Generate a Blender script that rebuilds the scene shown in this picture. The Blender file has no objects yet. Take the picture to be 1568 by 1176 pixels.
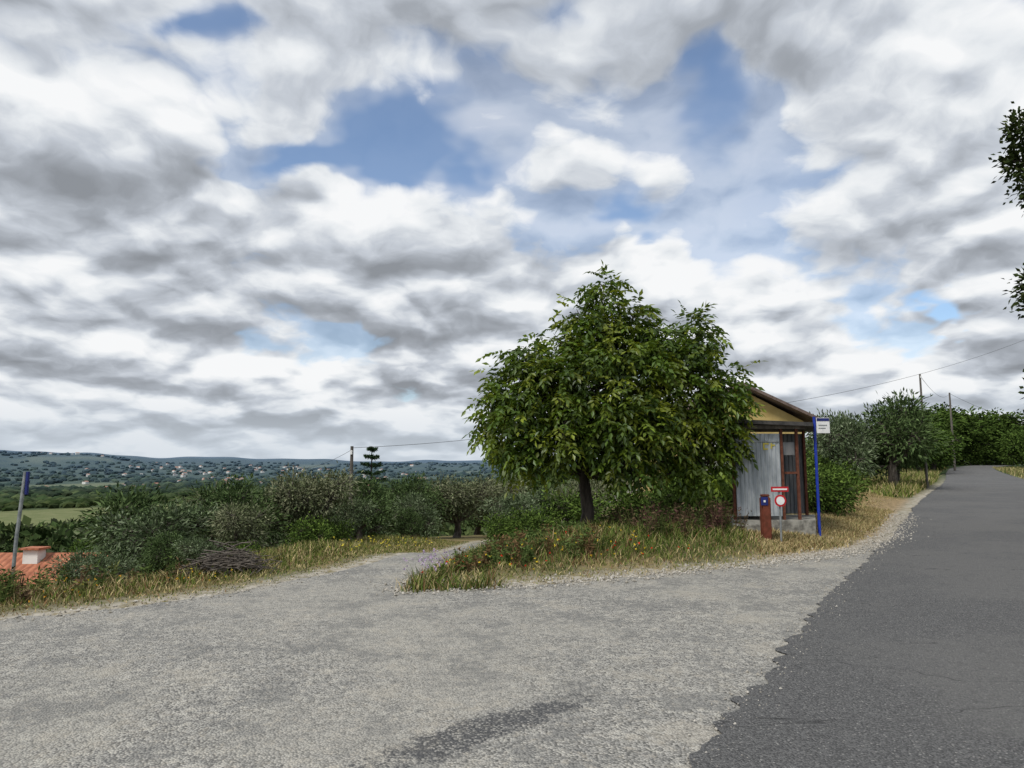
import bpy, math, random
import numpy as np
from mathutils import Vector
rng=np.random.default_rng(7); random.seed(7)
scene=bpy.context.scene
COL=scene.collection
# ------------------------------------------------------------------ helpers
def link(o,parent=None):
    COL.objects.link(o)
    if parent is not None: o.parent=parent
    return o
def empty(name,loc=(0,0,0)):
    e=bpy.data.objects.new(name,None); e.location=loc; e.empty_display_size=.2
    return link(e)
def norm(a): return a/np.maximum(np.linalg.norm(a,axis=-1,keepdims=True),1e-9)
class MB:
    def __init__(s): s.v=[];s.f=[];s.m=[];s.c=[];s.n=0
    def add(s,V,F,mat=0,col=(1,1,1)):
        V=np.asarray(V,float);F=np.asarray(F,int)
        s.v.append(V);s.f.append(F+s.n);s.m.append(np.full(len(F),mat))
        c=np.asarray(col,float)
        if c.ndim==1:c=np.tile(c,(len(V),1))
        s.c.append(c);s.n+=len(V)
    def mesh(s,name,mats,smooth=False):
        V=np.concatenate(s.v);F=np.concatenate(s.f)
        me=bpy.data.meshes.new(name)
        me.from_pydata(V.tolist(),[],F.tolist())
        for m in mats: me.materials.append(m)
        me.polygons.foreach_set("material_index",np.concatenate(s.m).astype(np.int32))
        if smooth: me.polygons.foreach_set("use_smooth",np.ones(len(F),bool))
        ca=me.color_attributes.new("Col",'FLOAT_COLOR','POINT')
        C=np.concatenate(s.c);C=np.concatenate([C,np.ones((len(C),1))],1)
        ca.data.foreach_set("color",C.astype(np.float32).ravel())
        me.update();return me
    def obj(s,name,mats,parent=None,smooth=False):
        return link(bpy.data.objects.new(name,s.mesh(name,mats,smooth)),parent)
def tube(mb,P,R,sides=6,mat=0,col=(1,1,1)):
    P=np.asarray(P,float);n=len(P);R=np.broadcast_to(np.asarray(R,float),(n,))
    T=norm(np.gradient(P,axis=0)); ref=np.array([1.,0,0]) if abs(T[0][0])<.8 else np.array([0,1.,0])
    A=norm(np.cross(T,ref));B=np.cross(T,A)
    t=np.linspace(0,2*np.pi,sides,endpoint=False)
    V=(P[:,None]+R[:,None,None]*(np.cos(t)[None,:,None]*A[:,None]+np.sin(t)[None,:,None]*B[:,None])).reshape(-1,3)
    F=[[i*sides+j,i*sides+(j+1)%sides,(i+1)*sides+(j+1)%sides,(i+1)*sides+j] for i in range(n-1) for j in range(sides)]
    mb.add(V,F,mat,col)
def sstep(a,b,x):
    t=np.clip((x-a)/(b-a),0,1);return t*t*(3-2*t)
def leaves(mb,P,D,L,W,mat,col,flat=.5):
    n=len(P);D=norm(D)
    up=rng.normal(size=(n,3))*(1-flat)+np.array([0,0,1.])*flat*1.6
    S=norm(np.cross(D,up));N=np.cross(S,D)
    L=np.broadcast_to(L,(n,))[:,None];W=np.broadcast_to(W,(n,))[:,None]
    m=P+D*L*.45
    V=np.stack([P,m+S*W*.5+N*W*.12,P+D*L-N*L*.05,m-S*W*.5+N*W*.12],1).reshape(-1,3)
    mb.add(V,np.arange(4*n).reshape(n,4),mat,np.repeat(col,4,0))
# ------------------------------------------------------------------ node helpers
def newmat(name):
    m=bpy.data.materials.new(name);m.use_nodes=True;nt=m.node_tree;nt.nodes.clear()
    out=nt.nodes.new('ShaderNodeOutputMaterial');return m,nt,out
class NT:
    def __init__(s,nt): s.nt=nt
    def node(s,t,**k):
        n=s.nt.nodes.new(t)
        for a,b in k.items(): setattr(n,a,b)
        return n
    def _in(s,sock,v):
        if isinstance(v,bpy.types.NodeSocket): s.nt.links.new(v,sock)
        elif v is not None: sock.default_value=v
    def math(s,op,a,b=None,c=None,clamp=False):
        n=s.node('ShaderNodeMath',operation=op,use_clamp=clamp)
        s._in(n.inputs[0],a);s._in(n.inputs[1],b)
        if c is not None:s._in(n.inputs[2],c)
        return n.outputs[0]
    def vmath(s,op,a,b=None,scale=None):
        n=s.node('ShaderNodeVectorMath',operation=op)
        s._in(n.inputs[0],a)
        if b is not None:s._in(n.inputs[1],b)
        if scale is not None:s._in(n.inputs[3],scale)
        return n.outputs['Value'] if op in('LENGTH','DISTANCE','DOT_PRODUCT') else n.outputs[0]
    def noise(s,vec,scale,detail=4,rough=.5,dist=0,out=0,dim='3D'):
        n=s.node('ShaderNodeTexNoise',noise_dimensions=dim);s._in(n.inputs['Vector'],vec)
        n.inputs['Scale'].default_value=scale;n.inputs['Detail'].default_value=detail
        n.inputs['Roughness'].default_value=rough;n.inputs['Distortion'].default_value=dist
        return n.outputs[out]
    def vor(s,vec,scale,out='Color',feature='F1',detail=0,dim='3D'):
        n=s.node('ShaderNodeTexVoronoi',feature=feature,voronoi_dimensions=dim);s._in(n.inputs['Vector'],vec);n.inputs['Scale'].default_value=scale
        n.inputs['Detail'].default_value=detail
        return n.outputs[out]
    def mr(s,v,a,b,c=0.,d=1.,smooth=True):
        n=s.node('ShaderNodeMapRange',interpolation_type='SMOOTHSTEP' if smooth else 'LINEAR')
        s._in(n.inputs[0],v)
        for i,x in zip((1,2,3,4),(a,b,c,d)): s._in(n.inputs[i],x)
        return n.outputs[0]
    def mix(s,f,a,b,bt='MIX'):
        n=s.node('ShaderNodeMix',data_type='RGBA',blend_type=bt)
        s._in(n.inputs[0],f)
        for i,x in ((6,a),(7,b)):
            if isinstance(x,(tuple,list)) and len(x)==3:x=(*x,1)
            s._in(n.inputs[i],x)
        return n.outputs[2]
    def ramp(s,f,stops):
        n=s.node('ShaderNodeValToRGB');s._in(n.inputs[0],f);e=n.color_ramp.elements
        while len(e)<len(stops):e.new(.5)
        for el,(p,c) in zip(e,stops): el.position=p;el.color=(*c,1)
        return n.outputs[0]
    def link(s,a,b):s.nt.links.new(a,b)
def principled(g,col,rough=.8,metal=0,bump=None,bstr=.3,bdist=.02,spec=.3):
    p=g.node('ShaderNodeBsdfPrincipled');g._in(p.inputs['Base Color'],(*col,1) if isinstance(col,tuple) else col)
    g._in(p.inputs['Roughness'],rough);p.inputs['Metallic'].default_value=metal
    p.inputs['Specular IOR Level'].default_value=spec
    if bump is not None:
        b=g.node('ShaderNodeBump');b.inputs['Strength'].default_value=bstr;b.inputs['Distance'].default_value=bdist
        g.link(bump,b.inputs['Height']);g.link(b.outputs[0],p.inputs['Normal'])
    return p.outputs[0]
def mat_noise(name,c1,c2,scale=5,rough=.8,metal=0,bstr=.3,detail=4,lo=.35,hi=.65,spec=.3,stretch=None):
    m,nt,out=newmat(name);g=NT(nt)
    pos=g.node('ShaderNodeNewGeometry').outputs['Position']
    if stretch: pos=g.vmath('MULTIPLY',pos,stretch)
    n=g.noise(pos,scale,detail,.6)
    c=g.mix(g.mr(n,lo,hi),c1,c2)
    g.link(principled(g,c,rough,metal,n if bstr>0 else None,bstr,.01,spec),out.inputs[0]);return m
def mat_leaf(name,transl=.3,rough=.55):
    m,nt,out=newmat(name);g=NT(nt)
    a=g.node('ShaderNodeAttribute',attribute_name='Col').outputs['Color']
    d=g.node('ShaderNodeBsdfDiffuse');g.link(a,d.inputs[0]);last=d.outputs[0]
    t=g.node('ShaderNodeBsdfTranslucent');g.link(g.mix(1.,a,(1.25,1.2,.6),'MULTIPLY'),t.inputs[0])
    mx=g.node('ShaderNodeMixShader');mx.inputs[0].default_value=transl
    g.link(last,mx.inputs[1]);g.link(t.outputs[0],mx.inputs[2]);last=mx.outputs[0]
    gl=g.node('ShaderNodeBsdfGlossy');gl.inputs['Color'].default_value=(.9,.95,1,1);gl.inputs['Roughness'].default_value=rough
    m2=g.node('ShaderNodeMixShader');m2.inputs[0].default_value=.03
    g.link(last,m2.inputs[1]);g.link(gl.outputs[0],m2.inputs[2]);g.link(m2.outputs[0],out.inputs[0]);return m
def mat_plain(name):
    m,nt,out=newmat(name);g=NT(nt)
    a=g.node('ShaderNodeAttribute',attribute_name='Col').outputs['Color']
    d=g.node('ShaderNodeBsdfDiffuse');g.link(a,d.inputs[0]);g.link(d.outputs[0],out.inputs[0]);return m
M_leaf=mat_leaf('leaf',.32,.45);M_grass=mat_plain('grass_blade')
M_bark=mat_noise('bark',(.05,.042,.035),(.15,.13,.11),12,.95,0,.8,stretch=(1,1,.25))
M_barkdark=mat_noise('bark_dark',(.03,.025,.02),(.08,.065,.055),12,.95,0,.8,stretch=(1,1,.25))
# ------------------------------------------------------------------ layout data (metres)
C=np.array([(-60,-40),(-24,2.0),(-14,5.0),(-9,6.8),(-6.,8.3),(-4.8,9.8),(-4.1,12),(-3.9,15),(-4.3,19),(-5.0,25),(-3,36),(6,48),(14,62),(30,95),(70,180),(300,900),(2500,8000)],float)
MOUND=np.array([(-1.5,9.1),(-.5,9.42),(.58,9.8),(2.,10.55),(3.57,11.4),(5.2,12.6),(6.6,13.85),(8.5,16.4),(12.6,23.2),(16.8,30),(15,32),(10,27),(6,21),(3,19.5),(1.2,19.5),(0,15.2),(-.9,12)],float)
JUNC=np.array([(-24,-9),(-24,1.2),(-14,4.4),(-9,6.1),(-5.3,7.5),(-4.2,8.4),(-3.4,9.3),(-2.75,10.7),(-2.45,11.4),(-1.0,11.6),(-1.2,10.6),(-1.5,9.15),(-.5,9.42),(.58,9.8),(2.,10.55),(3.57,11.4),(5.2,12.6),(6.6,13.75),(8.2,15.7),(9.2,16.0),(4.9,9.6),(1.5,4),(-6,-9)],float)
RL=np.array([(-7.3,-9),(.96,3.96),(2.32,6.26),(4.57,10.),(8.75,16.4),(17.2,30),(30.5,50),(47,77),(66,107),(90,135),(125,155)],float)
LANE_L=np.array([(-2.75,10.7),(-2.4,11.5),(-1.8,14.2),(-1.45,19),(-1.2,25),(1,33),(5,40)],float)
LANE_R=np.array([(-1.2,10.6),(-.95,11.6),(-.1,15),(.9,19),(1.5,25),(3.6,32),(7.5,38.5)],float)
def seg_dist(x,y,poly,closed):
    P=poly;Q=np.roll(poly,-1,0)
    if not closed:P=P[:-1];Q=Q[:-1]
    best=np.full(x.shape,1e18);sg=np.ones(x.shape)
    for (ax,ay),(bx,by) in zip(P,Q):
        dx,dy=bx-ax,by-ay
        t=np.clip(((x-ax)*dx+(y-ay)*dy)/(dx*dx+dy*dy),0,1)
        d=np.hypot(x-ax-t*dx,y-ay-t*dy);cr=dx*(y-ay)-dy*(x-ax)
        m=d<best;best=np.where(m,d,best);sg=np.where(m,np.sign(cr),sg)
    return best,sg
def inside(x,y,poly):
    r=np.zeros(x.shape,bool);n=len(poly)
    for i in range(n):
        x1,y1=poly[i];x2,y2=poly[(i+1)%n]
        c=((y1>y)!=(y2>y))&(x<(x2-x1)*(y-y1)/(y2-y1+1e-12)+x1);r^=c
    return r
def wob(x,y,s=1.):
    return (np.sin(x*1.1*s+1.3*np.sin(y*.7*s))+np.sin(y*1.7*s+x*.6*s+2)+np.sin(x*2.9*s-y*2.1*s+1)*.5+np.sin(x*.45*s-y*.8*s+4))/3.5
def fieldmask(x,y):
    f=np.exp(-(((x+235)/75)**2+((y-400)/60)**2)**2)
    f2=np.exp(-(((x+150)/40)**2+((y-250)/22)**2)**2)
    g=sstep(.5,.65,wob(x*.006+3,y*.004+1,1.))*(np.hypot(x,y)>350)
    return np.clip(np.maximum(np.maximum(f,f2),g),0,1)
dirs=norm(np.gradient(RL,axis=0));RR=RL+np.stack([dirs[:,1],-dirs[:,0]],1)*5.1
ROADP=np.concatenate([RL,RR[::-1]]);LANEP=np.concatenate([LANE_L,LANE_R[::-1]])
def hz(x,y):
    x=np.asarray(x,float);y=np.asarray(y,float);r=np.hypot(x,y)
    t=np.clip(y-14,0,110);z=.0105*t*sstep(0,6,t)+.00003*t*t
    w=1-sstep(0,6.5,x)
    z=z-w*.09*np.clip(y-12,0,30)*sstep(0,4,y-12)
    d,s=seg_dist(x,y,C,False);d=np.where(s>0,d,0)
    dd=np.minimum(d,12);drop=.36*dd*dd/(dd+1.2)+.088*np.clip(d-12,0,380)+.015*np.clip(d-392,0,1200)
    z=z-drop
    az=x/np.maximum(np.abs(y),1)
    A=100+40*sstep(-.25,-.68,az)+10*np.sin(az*17+1)+6*np.sin(az*41)+3*np.sin(az*93+.5)
    z=z+sstep(2000,6000,r)*A-sstep(6200,9500,r)*90
    z=z+sstep(250,1500,r)*(wob(x*.004,y*.004)*9+wob(x*.0012+5,y*.0015)*14*sstep(1200,3000,r))
    z=z+np.exp(-((r-3900)/420)**2)*(12+20*np.sin(az*7.+.6)+6*np.sin(az*29))
    dm,_=seg_dist(x,y,MOUND,True);im=inside(x,y,MOUND)
    z=z+np.where(im,.28*sstep(.0,1.9,dm)+.04*wob(x,y,1.5)*sstep(0,1,dm),0)
    z=z+np.where(d>.3,.07*wob(x,y,1.)*sstep(.3,2.,d),0)
    return z
def H(x,y): return float(hz(np.array([x]),np.array([y]))[0])
# ------------------------------------------------------------------ terrain
A1=np.radians(np.linspace(-52,52,430));A2=np.radians(np.linspace(52,308,110))[1:-1]
az=np.concatenate([A1,A2]);na=len(az)
rad=np.concatenate([[.0],np.geomspace(.8,9500,230)]);nr=len(rad)
RRg,AZg=np.meshgrid(rad,az,indexing='ij')
X=(RRg*np.sin(AZg)).ravel();Y=(RRg*np.cos(AZg)).ravel();Z=hz(X,Y)
inr=inside(X,Y,JUNC)|inside(X,Y,ROADP)|inside(X,Y,LANEP)
dj,_=seg_dist(X,Y,JUNC,True);dr,_=seg_dist(X,Y,ROADP,True);dl,_=seg_dist(X,Y,LANEP,True)
dmin=np.minimum(np.minimum(dj,dr),dl)
Z=Z-np.where(inr,.05*sstep(0,.25,dmin)+.012,0)
gr=np.where(inr,1,1-sstep(.05,.7,dmin))
dry=inside(X,Y,MOUND)*sstep(3.8,5.2,X)
fm=fieldmask(X,Y)
i=np.arange(nr-1)[:,None]*na;j=np.arange(na)[None];jn=(j+1)%na
F=np.stack([i+j,i+jn,i+na+jn,i+na+j],-1).reshape(-1,4)[:, ::-1]
mb=MB();mb.add(np.stack([X,Y,Z],1),F,0,np.stack([fm,gr,dry],1))
m,nt,out=newmat('terrain');g=NT(nt)
pos=g.node('ShaderNodeNewGeometry').outputs['Position']
at=g.node('ShaderNodeAttribute',attribute_name='Col').outputs['Color']
sp=g.node('ShaderNodeSeparateColor');g.link(at,sp.inputs[0]);fldv,grv,drv=sp.outputs[0],sp.outputs[1],sp.outputs[2]
rr=g.vmath('LENGTH',pos)
n1=g.noise(pos,.5,4,.6);n2=g.noise(pos,6,5,.65);n3=g.noise(pos,.012,4,.6);n4=g.noise(pos,.09,4,.7)
near=g.mix(g.mr(n1,.35,.65),(.10,.105,.04),(.24,.19,.09))
near=g.mix(g.mr(n2,.3,.7,0,.6),near,(.09,.07,.04))
near=g.mix(drv,near,g.mix(g.mr(n2,.35,.65),(.16,.12,.065),(.37,.27,.15)))
grav=g.mix(g.mr(n2,.3,.7),(.26,.23,.18),(.46,.43,.37))
near=g.mix(g.math('MULTIPLY',grv,g.mr(n2,.25,.55)),near,grav)
far=g.mix(g.mr(n3,.38,.62),(.022,.042,.016),(.055,.08,.03))
far=g.mix(g.mr(n4,.4,.7,0,.7),far,(.09,.11,.045))
far=g.mix(g.math('MULTIPLY',fldv,.85),far,g.mix(g.mr(n4,.3,.7),(.12,.15,.055),(.20,.205,.10)))
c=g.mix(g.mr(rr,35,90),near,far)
c=g.mix(g.mr(rr,900,6000,0,.95,False),c,(.09,.14,.21))  # distance haze painted into the base colour, bluer with range
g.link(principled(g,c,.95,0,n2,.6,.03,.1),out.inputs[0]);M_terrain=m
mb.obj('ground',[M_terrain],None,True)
# ------------------------------------------------------------------ asphalt materials
m,nt,out=newmat('old_pale_asphalt');g=NT(nt)
pos=g.node('ShaderNodeNewGeometry').outputs['Position']
vn=g.node('ShaderNodeTexVoronoi',voronoi_dimensions='2D');g.link(pos,vn.inputs['Vector']);vn.inputs['Scale'].default_value=66
vd=vn.outputs['Distance'];vc=g.node('ShaderNodeSeparateColor');g.link(vn.outputs['Color'],vc.inputs[0])
v2=g.node('ShaderNodeSeparateColor');g.link(g.vor(pos,23,dim='2D'),v2.inputs[0])
big=g.noise(pos,.4,4,.6,dim='2D');mid=g.noise(pos,1.5,7,.74,dim='2D');fine=g.noise(pos,11,5,.8,dim='2D')
c=g.mix(g.mr(vc.outputs[0],.0,1.,0,1,False),(.16,.157,.148),(.49,.475,.435))
c=g.mix(g.mr(v2.outputs[1],.72,.95,0,.6),c,(.57,.55,.49))
c=g.mix(g.mr(vd,.4,.8,0,.75),c,(.07,.068,.063))
c=g.mix(g.mr(big,.40,.60,0,.45),c,(.37,.355,.315))
c=g.mix(g.mr(mid,.50,.62,0,.55),c,(.175,.175,.17))
c=g.mix(g.mr(mid,.46,.34,0,.4),c,(.44,.405,.34))
c=g.mix(g.mr(fine,.52,.72,0,.55),c,(.46,.42,.35))
c=g.mix(g.mr(fine,.47,.3,0,.45),c,(.12,.12,.115))
mp=g.node('ShaderNodeMapping',vector_type='TEXTURE');g.link(pos,mp.inputs[0])
mp.inputs['Location'].default_value=(-.17,4.5,0);mp.inputs['Rotation'].default_value=(0,0,math.radians(42));mp.inputs['Scale'].default_value=(.74,.15,1)
ln=g.vmath('LENGTH',mp.outputs[0]);ln=g.math('ADD',ln,g.math('MULTIPLY',g.math('SUBTRACT',g.noise(pos,5,6,.8),.5),4.2))
c=g.mix(g.math('MULTIPLY',g.mr(ln,1.25,.9),g.mr(vc.outputs[0],.95,.5,.3,.8)),c,(.065,.067,.073))
cr=g.math('ABSOLUTE',g.math('SUBTRACT',g.noise(pos,.6,4,.6,.4),.5))
c=g.mix(g.mr(cr,.002,.0,0,.45),c,(.08,.08,.075))
h=g.math('ADD',g.math('MULTIPLY',vd,-1.),g.math('MULTIPLY',fine,.8))
g.link(principled(g,c,.93,0,h,.85,.013,.2),out.inputs[0]);M_pale=m
m,nt,out=newmat('dark_asphalt');g=NT(nt)
pos=g.node('ShaderNodeNewGeometry').outputs['Position']
vn=g.node('ShaderNodeTexVoronoi',voronoi_dimensions='2D');g.link(pos,vn.inputs['Vector']);vn.inputs['Scale'].default_value=85
vd=vn.outputs['Distance'];vc=g.node('ShaderNodeSeparateColor');g.link(vn.outputs['Color'],vc.inputs[0])
big=g.noise(pos,.35,5,.65,dim='2D');fine=g.noise(pos,9,4,.7,dim='2D')
c=g.mix(vc.outputs[0],(.075,.075,.076),(.18,.179,.177))
c=g.mix(g.mr(vc.outputs[1],.95,.985,0,.6),c,(.40,.39,.37))
c=g.mix(g.mr(vd,.4,.8,0,.65),c,(.037,.037,.037))
c=g.mix(g.mr(big,.42,.62,0,.45),c,(.165,.162,.155))
c=g.mix(g.mr(fine,.52,.75,0,.4),c,(.065,.065,.066))
cr=g.math('ABSOLUTE',g.math('SUBTRACT',g.noise(g.vmath('MULTIPLY',pos,(.35,1.2,1)),.45,4,.55),.5))
c=g.mix(g.mr(cr,.0018,.0,0,.7),c,(.03,.03,.031))
h=g.math('ADD',g.math('MULTIPLY',vd,-1.),g.math('MULTIPLY',fine,.6))
g.link(principled(g,c,.85,0,h,.9,.012,.3),out.inputs[0]);M_dark=m
def dense(P,step):
    out=[]
    for a,b in zip(P[:-1],P[1:]):
        n=max(1,int(np.hypot(*(b-a))/step))
        for k in range(n): out.append(a+(b-a)*k/n)
    out.append(P[-1]);return np.array(out)
def smoothline(P,it=2):
    for _ in range(it):
        Q=[P[0]]
        for a,b in zip(P[:-1],P[1:]): Q+= [a*.75+b*.25,a*.25+b*.75]
        Q.append(P[-1]);P=np.array(Q)
    return P
Pj=dense(np.concatenate([JUNC,JUNC[:1]]),.12)[:-1]
wv=wob(Pj[:,0],Pj[:,1],6.)*.05+rng.normal(size=len(Pj))*.02
Pj=Pj+np.stack([wv,-wv],1)
import bmesh
bm=bmesh.new();vs=[bm.verts.new((p[0],p[1],0.0)) for p in Pj]
es=[bm.edges.new((vs[k],vs[(k+1)%len(vs)])) for k in range(len(vs))]
bmesh.ops.triangle_fill(bm,use_beauty=True,use_dissolve=False,edges=es)
for f in bm.faces:
    if f.normal.z<0:f.normal_flip()
me=bpy.data.meshes.new('road_junction');bm.to_mesh(me);bm.free();me.materials.append(M_pale)
link(bpy.data.objects.new('road_junction',me))
def strip(name,Lp,Rp,mat,dz,na,jit,step):
    Ld=np.array(smoothline(Lp));Rd=np.array(smoothline(Rp))
    def res(P,n):
        s=np.concatenate([[0],np.cumsum(np.hypot(*np.diff(P,axis=0).T))]);t=np.linspace(0,1,n)**1.6*s[-1]
        return np.stack([np.interp(t,s,P[:,0]),np.interp(t,s,P[:,1])],1)
    n=step;Ld=res(Ld,n);Rd=res(Rd,n)
    d=norm(Rd-Ld)
    for Q,sg in((Ld,1),(Rd,-1)):
        Q+=d*((wob(Q[:,0],Q[:,1],2.3)*.06+wob(Q[:,0],Q[:,1],9.)*.05+wob(Q[:,0],Q[:,1],31.)*.035+rng.normal(size=n)*.025)*jit)[:,None]
    u=np.linspace(0,1,na)
    G=Ld[:,None]*(1-u)[None,:,None]+Rd[:,None]*u[None,:,None]
    x=G[...,0].ravel();y=G[...,1].ravel();z=hz(x,y)+dz
    ii=np.arange(n-1)[:,None]*na;jj=np.arange(na-1)[None]
    F=np.stack([ii+jj,ii+jj+1,ii+na+jj+1,ii+na+jj],-1).reshape(-1,4)
    mb=MB();mb.add(np.stack([x,y,z],1),F,0);mb.obj(name,[mat],None,True)
strip('main_road',RL,RR,M_dark,.012,9,1.,1600)
strip('side_lane',LANE_L,LANE_R,M_pale,-.004,9,.6,200)
# ------------------------------------------------------------------ scatter, grass
def scatter(poly,n):
    lo=poly.min(0);hi=poly.max(0);o=[];c=0
    while c<n:
        p=rng.uniform(lo,hi,(n*2,2));p=p[inside(p[:,0],p[:,1],poly)];o.append(p);c+=len(p)
    return np.concatenate(o)[:n]
G_=np.array([(.075,.12,.025),(.165,.19,.05),(.47,.38,.20),(.20,.12,.06),(.27,.235,.11)])
def grass(mb,P,h,w,pr):
    n=len(P);z=hz(P[:,0],P[:,1])
    yaw=rng.uniform(0,2*np.pi,n);S=np.stack([np.cos(yaw),np.sin(yaw),0*yaw],1)
    ln=rng.normal(size=(n,3))*.35;ln[:,2]=1;ln=norm(ln)
    B=np.stack([P[:,0],P[:,1],z-.02],1);h=h[:,None];w=np.broadcast_to(w,(n,))[:,None]
    mid=B+ln*h*.55;tip=B+ln*h+np.stack([ln[:,0],ln[:,1],-.3*np.abs(ln[:,0])],1)*h*.5
    V=np.stack([B-S*w,B+S*w,mid+S*w*.8,mid-S*w*.8,tip+S*w*.15,tip-S*w*.15],1).reshape(-1,3)
    k=np.arange(n)[:,None]*6
    F=np.concatenate([k+np.array([[0,1,2,3]]),k+np.array([[3,2,4,5]])])
    cum=np.cumsum(pr,1)/pr.sum(1,keepdims=True);r=rng.random(n)[:,None];idx=(r>cum).sum(1).clip(0,4)
    col=G_[idx]*rng.uniform(.65,1.3,(n,1))
    mb.add(V,F,0,np.repeat(col,6,0))
mb=MB()
P=scatter(MOUND,75000);d,_=seg_dist(P[:,0],P[:,1],MOUND,True)
keep=(rng.random(len(P))<np.clip(d/.3,.12,1));P=P[keep];d=d[keep]
q=wob(P[:,0],P[:,1],1.2);right=sstep(4.0,5.2,P[:,0])
h=(.05+.22*sstep(.2,2.,d)*(1+.6*q))*rng.uniform(.5,1.4,len(P))*(1-.62*right)
pr=np.stack([.85*sstep(.2,1.2,d)*(1-right*.85),.5+.2*q-.3*right,(.45-.36*sstep(.3,1.3,d))+right*1.2,.1+.4*sstep(.0,.9,wob(P[:,0],P[:,1],.9))*(1-right)+.3*right,.25+.5*right],1).clip(.02,9)
grass(mb,P,h,.008,pr)
BANK=np.array([(4.2,12.2),(6.5,13.9),(8.3,16.4),(12.4,23.2),(11.2,23.2),(7.0,17.4),(6.5,15),(4.6,14.6)],float)
P=scatter(BANK,38000);d,_=seg_dist(P[:,0],P[:,1],BANK,True);k=rng.random(len(P))<np.clip(d/.4,.1,1);P=P[k]
grass(mb,P,rng.uniform(.04,.13,len(P))*(1+.5*wob(P[:,0],P[:,1],2.)),.008,np.tile([.06,.12,.9,.25,.6],(len(P),1)))
E=dense(np.array([(-.3,9.55),(-1.35,9.25),(-1.05,10.6),(-.8,12),(0,15.2)],float),.02);P=E[rng.integers(0,len(E),4000)]+rng.normal(size=(4000,2))*.1+np.array([.1,.05])
grass(mb,P,rng.uniform(.08,.36,len(P))**1.2,.007,np.tile([.7,.5,.35,.2,.2],(len(P),1)))
mb.obj('verge_grass',[M_grass])
LV=np.array([(-20,3.0),(-14,4.45),(-9,6.2),(-5.3,7.6),(-4.2,8.5),(-3.5,9.4),(-2.85,10.7),(-2.5,11.5),(-1.9,14.2),(-1.55,19),(-1.3,25),(-5.5,27),(-6,20),(-5.6,14),(-6.3,10.8),(-9,8.6),(-20,5.)],float)
mb=MB();P=scatter(LV,78000);d,_=seg_dist(P[:,0],P[:,1],LV,True);q=wob(P[:,0],P[:,1],1.1)
keep=rng.random(len(P))<np.clip(d/.3,.12,1);P=P[keep];d=d[keep];q=q[keep]
h=(.04+.17*sstep(.2,2,d)*(1+.5*q))*rng.uniform(.5,1.4,len(P))
nearl=sstep(-3.,-5.,P[:,0])*sstep(14,10,P[:,1])
pr=np.stack([.42+0*d,.6+.3*q,.45-.2*sstep(.5,2,d)+nearl*.4,.1+nearl*.35,.35-.1*q],1).clip(.02,9)
grass(mb,P,h,.008,pr);mb.obj('roadside_grass',[M_grass])
RV=np.array([(14,31),(17.2,30.8),(30,50.3),(46.5,77.3),(60,98),(45,85),(20,48),(10,34)],float)
mb=MB();P=scatter(RV,22000);grass(mb,P,rng.uniform(.15,.6,len(P)),.022,np.tile([.5,.6,.3,.03,.4],(len(P),1)))
RV2=np.concatenate([RR[3:9]+np.array([.1,-.1]),(RR[3:9]+np.array([7,-6]))[::-1]])
P=scatter(RV2,16000);grass(mb,P,rng.uniform(.1,.4,len(P)),.022,np.tile([.3,.5,.5,.03,.4],(len(P),1)))
RV3=np.array([(6.8,18),(9.8,22),(14,29),(12,31),(8,24),(5.5,19)],float)
P=scatter(RV3,12000);grass(mb,P,rng.uniform(.2,.7,len(P)),.014,np.tile([.6,.7,.2,.08,.3],(len(P),1)))
mb.obj('hillside_grass',[M_grass])
def flowers(name,poly,n,cols,size,zr):
    P=scatter(np.array(poly,float),n);cl=(wob(P[:,0]*2,P[:,1]*2,2.)>-.1);P=P[cl];n=len(P)
    B=np.stack([P[:,0],P[:,1],hz(P[:,0],P[:,1])+rng.uniform(*zr,n)],1);mb=MB()
    c=np.array(cols)[rng.integers(0,len(cols),n)]
    for k in range(4):
        D=rng.normal(size=(n,3))*.5;D[:,2]+=.5
        leaves(mb,B,D,size,size*.9,0,c,.3)
    mb.obj(name,[M_grass])
flowers('wildflowers',[(-1.3,9.3),(2.8,11.1),(3,12.4),(-.6,12)],120,[(.7,.5,.05),(.65,.48,.05),(.55,.04,.02)],.024,(.12,.32))
flowers('wildflowers',[(-7.5,6.9),(-3.4,9.5),(-4,10.3),(-8,7.8)],150,[(.65,.38,.05),(.6,.32,.05),(.6,.5,.06)],.02,(.06,.2))
flowers('wildflowers',[(-2.8,12),(-1.7,19),(-4.,23),(-3.8,14)],160,[(.65,.55,.08)],.028,(.12,.3))
flowers('wildflowers',[(-1.4,9.2),(-.9,9.5),(-.8,10.3),(-1.3,10)],60,[(.45,.35,.5)],.025,(.2,.42))
def weeds(name,pts,cols,hmin,hmax,L,per=40):
    mb=MB()
    for (x,y) in pts:
        z=H(x,y);h=random.uniform(hmin,hmax);base=np.array(cols[random.randrange(len(cols))])
        for s in range(4):
            ax=np.array([random.gauss(0,.25),random.gauss(0,.25),1.]);ax/=np.linalg.norm(ax)
            tube(mb,[np.array([x,y,z]),np.array([x,y,z])+ax*h*.6,np.array([x,y,z])+ax*h],[.006,.005,.002],3,0,base*.8)
            t=rng.uniform(.15,1,(per//5,1));P=np.array([x,y,z])+ax*h*t+rng.normal(size=(per//5,3))*.02
            D=rng.normal(size=(per//5,3));D[:,2]=D[:,2]*.4+.3
            leaves(mb,P,D,L*rng.uniform(.6,1.2,per//5),L*.3,0,base*rng.uniform(.7,1.3,(per//5,1))*np.ones((1,3)),.4)
    mb.obj(name,[M_grass])
pp=[p for p in scatter(np.array([(2.2,12.6),(4.6,13.9),(4.4,16.2),(1.9,16.5)],float),170)]
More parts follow.
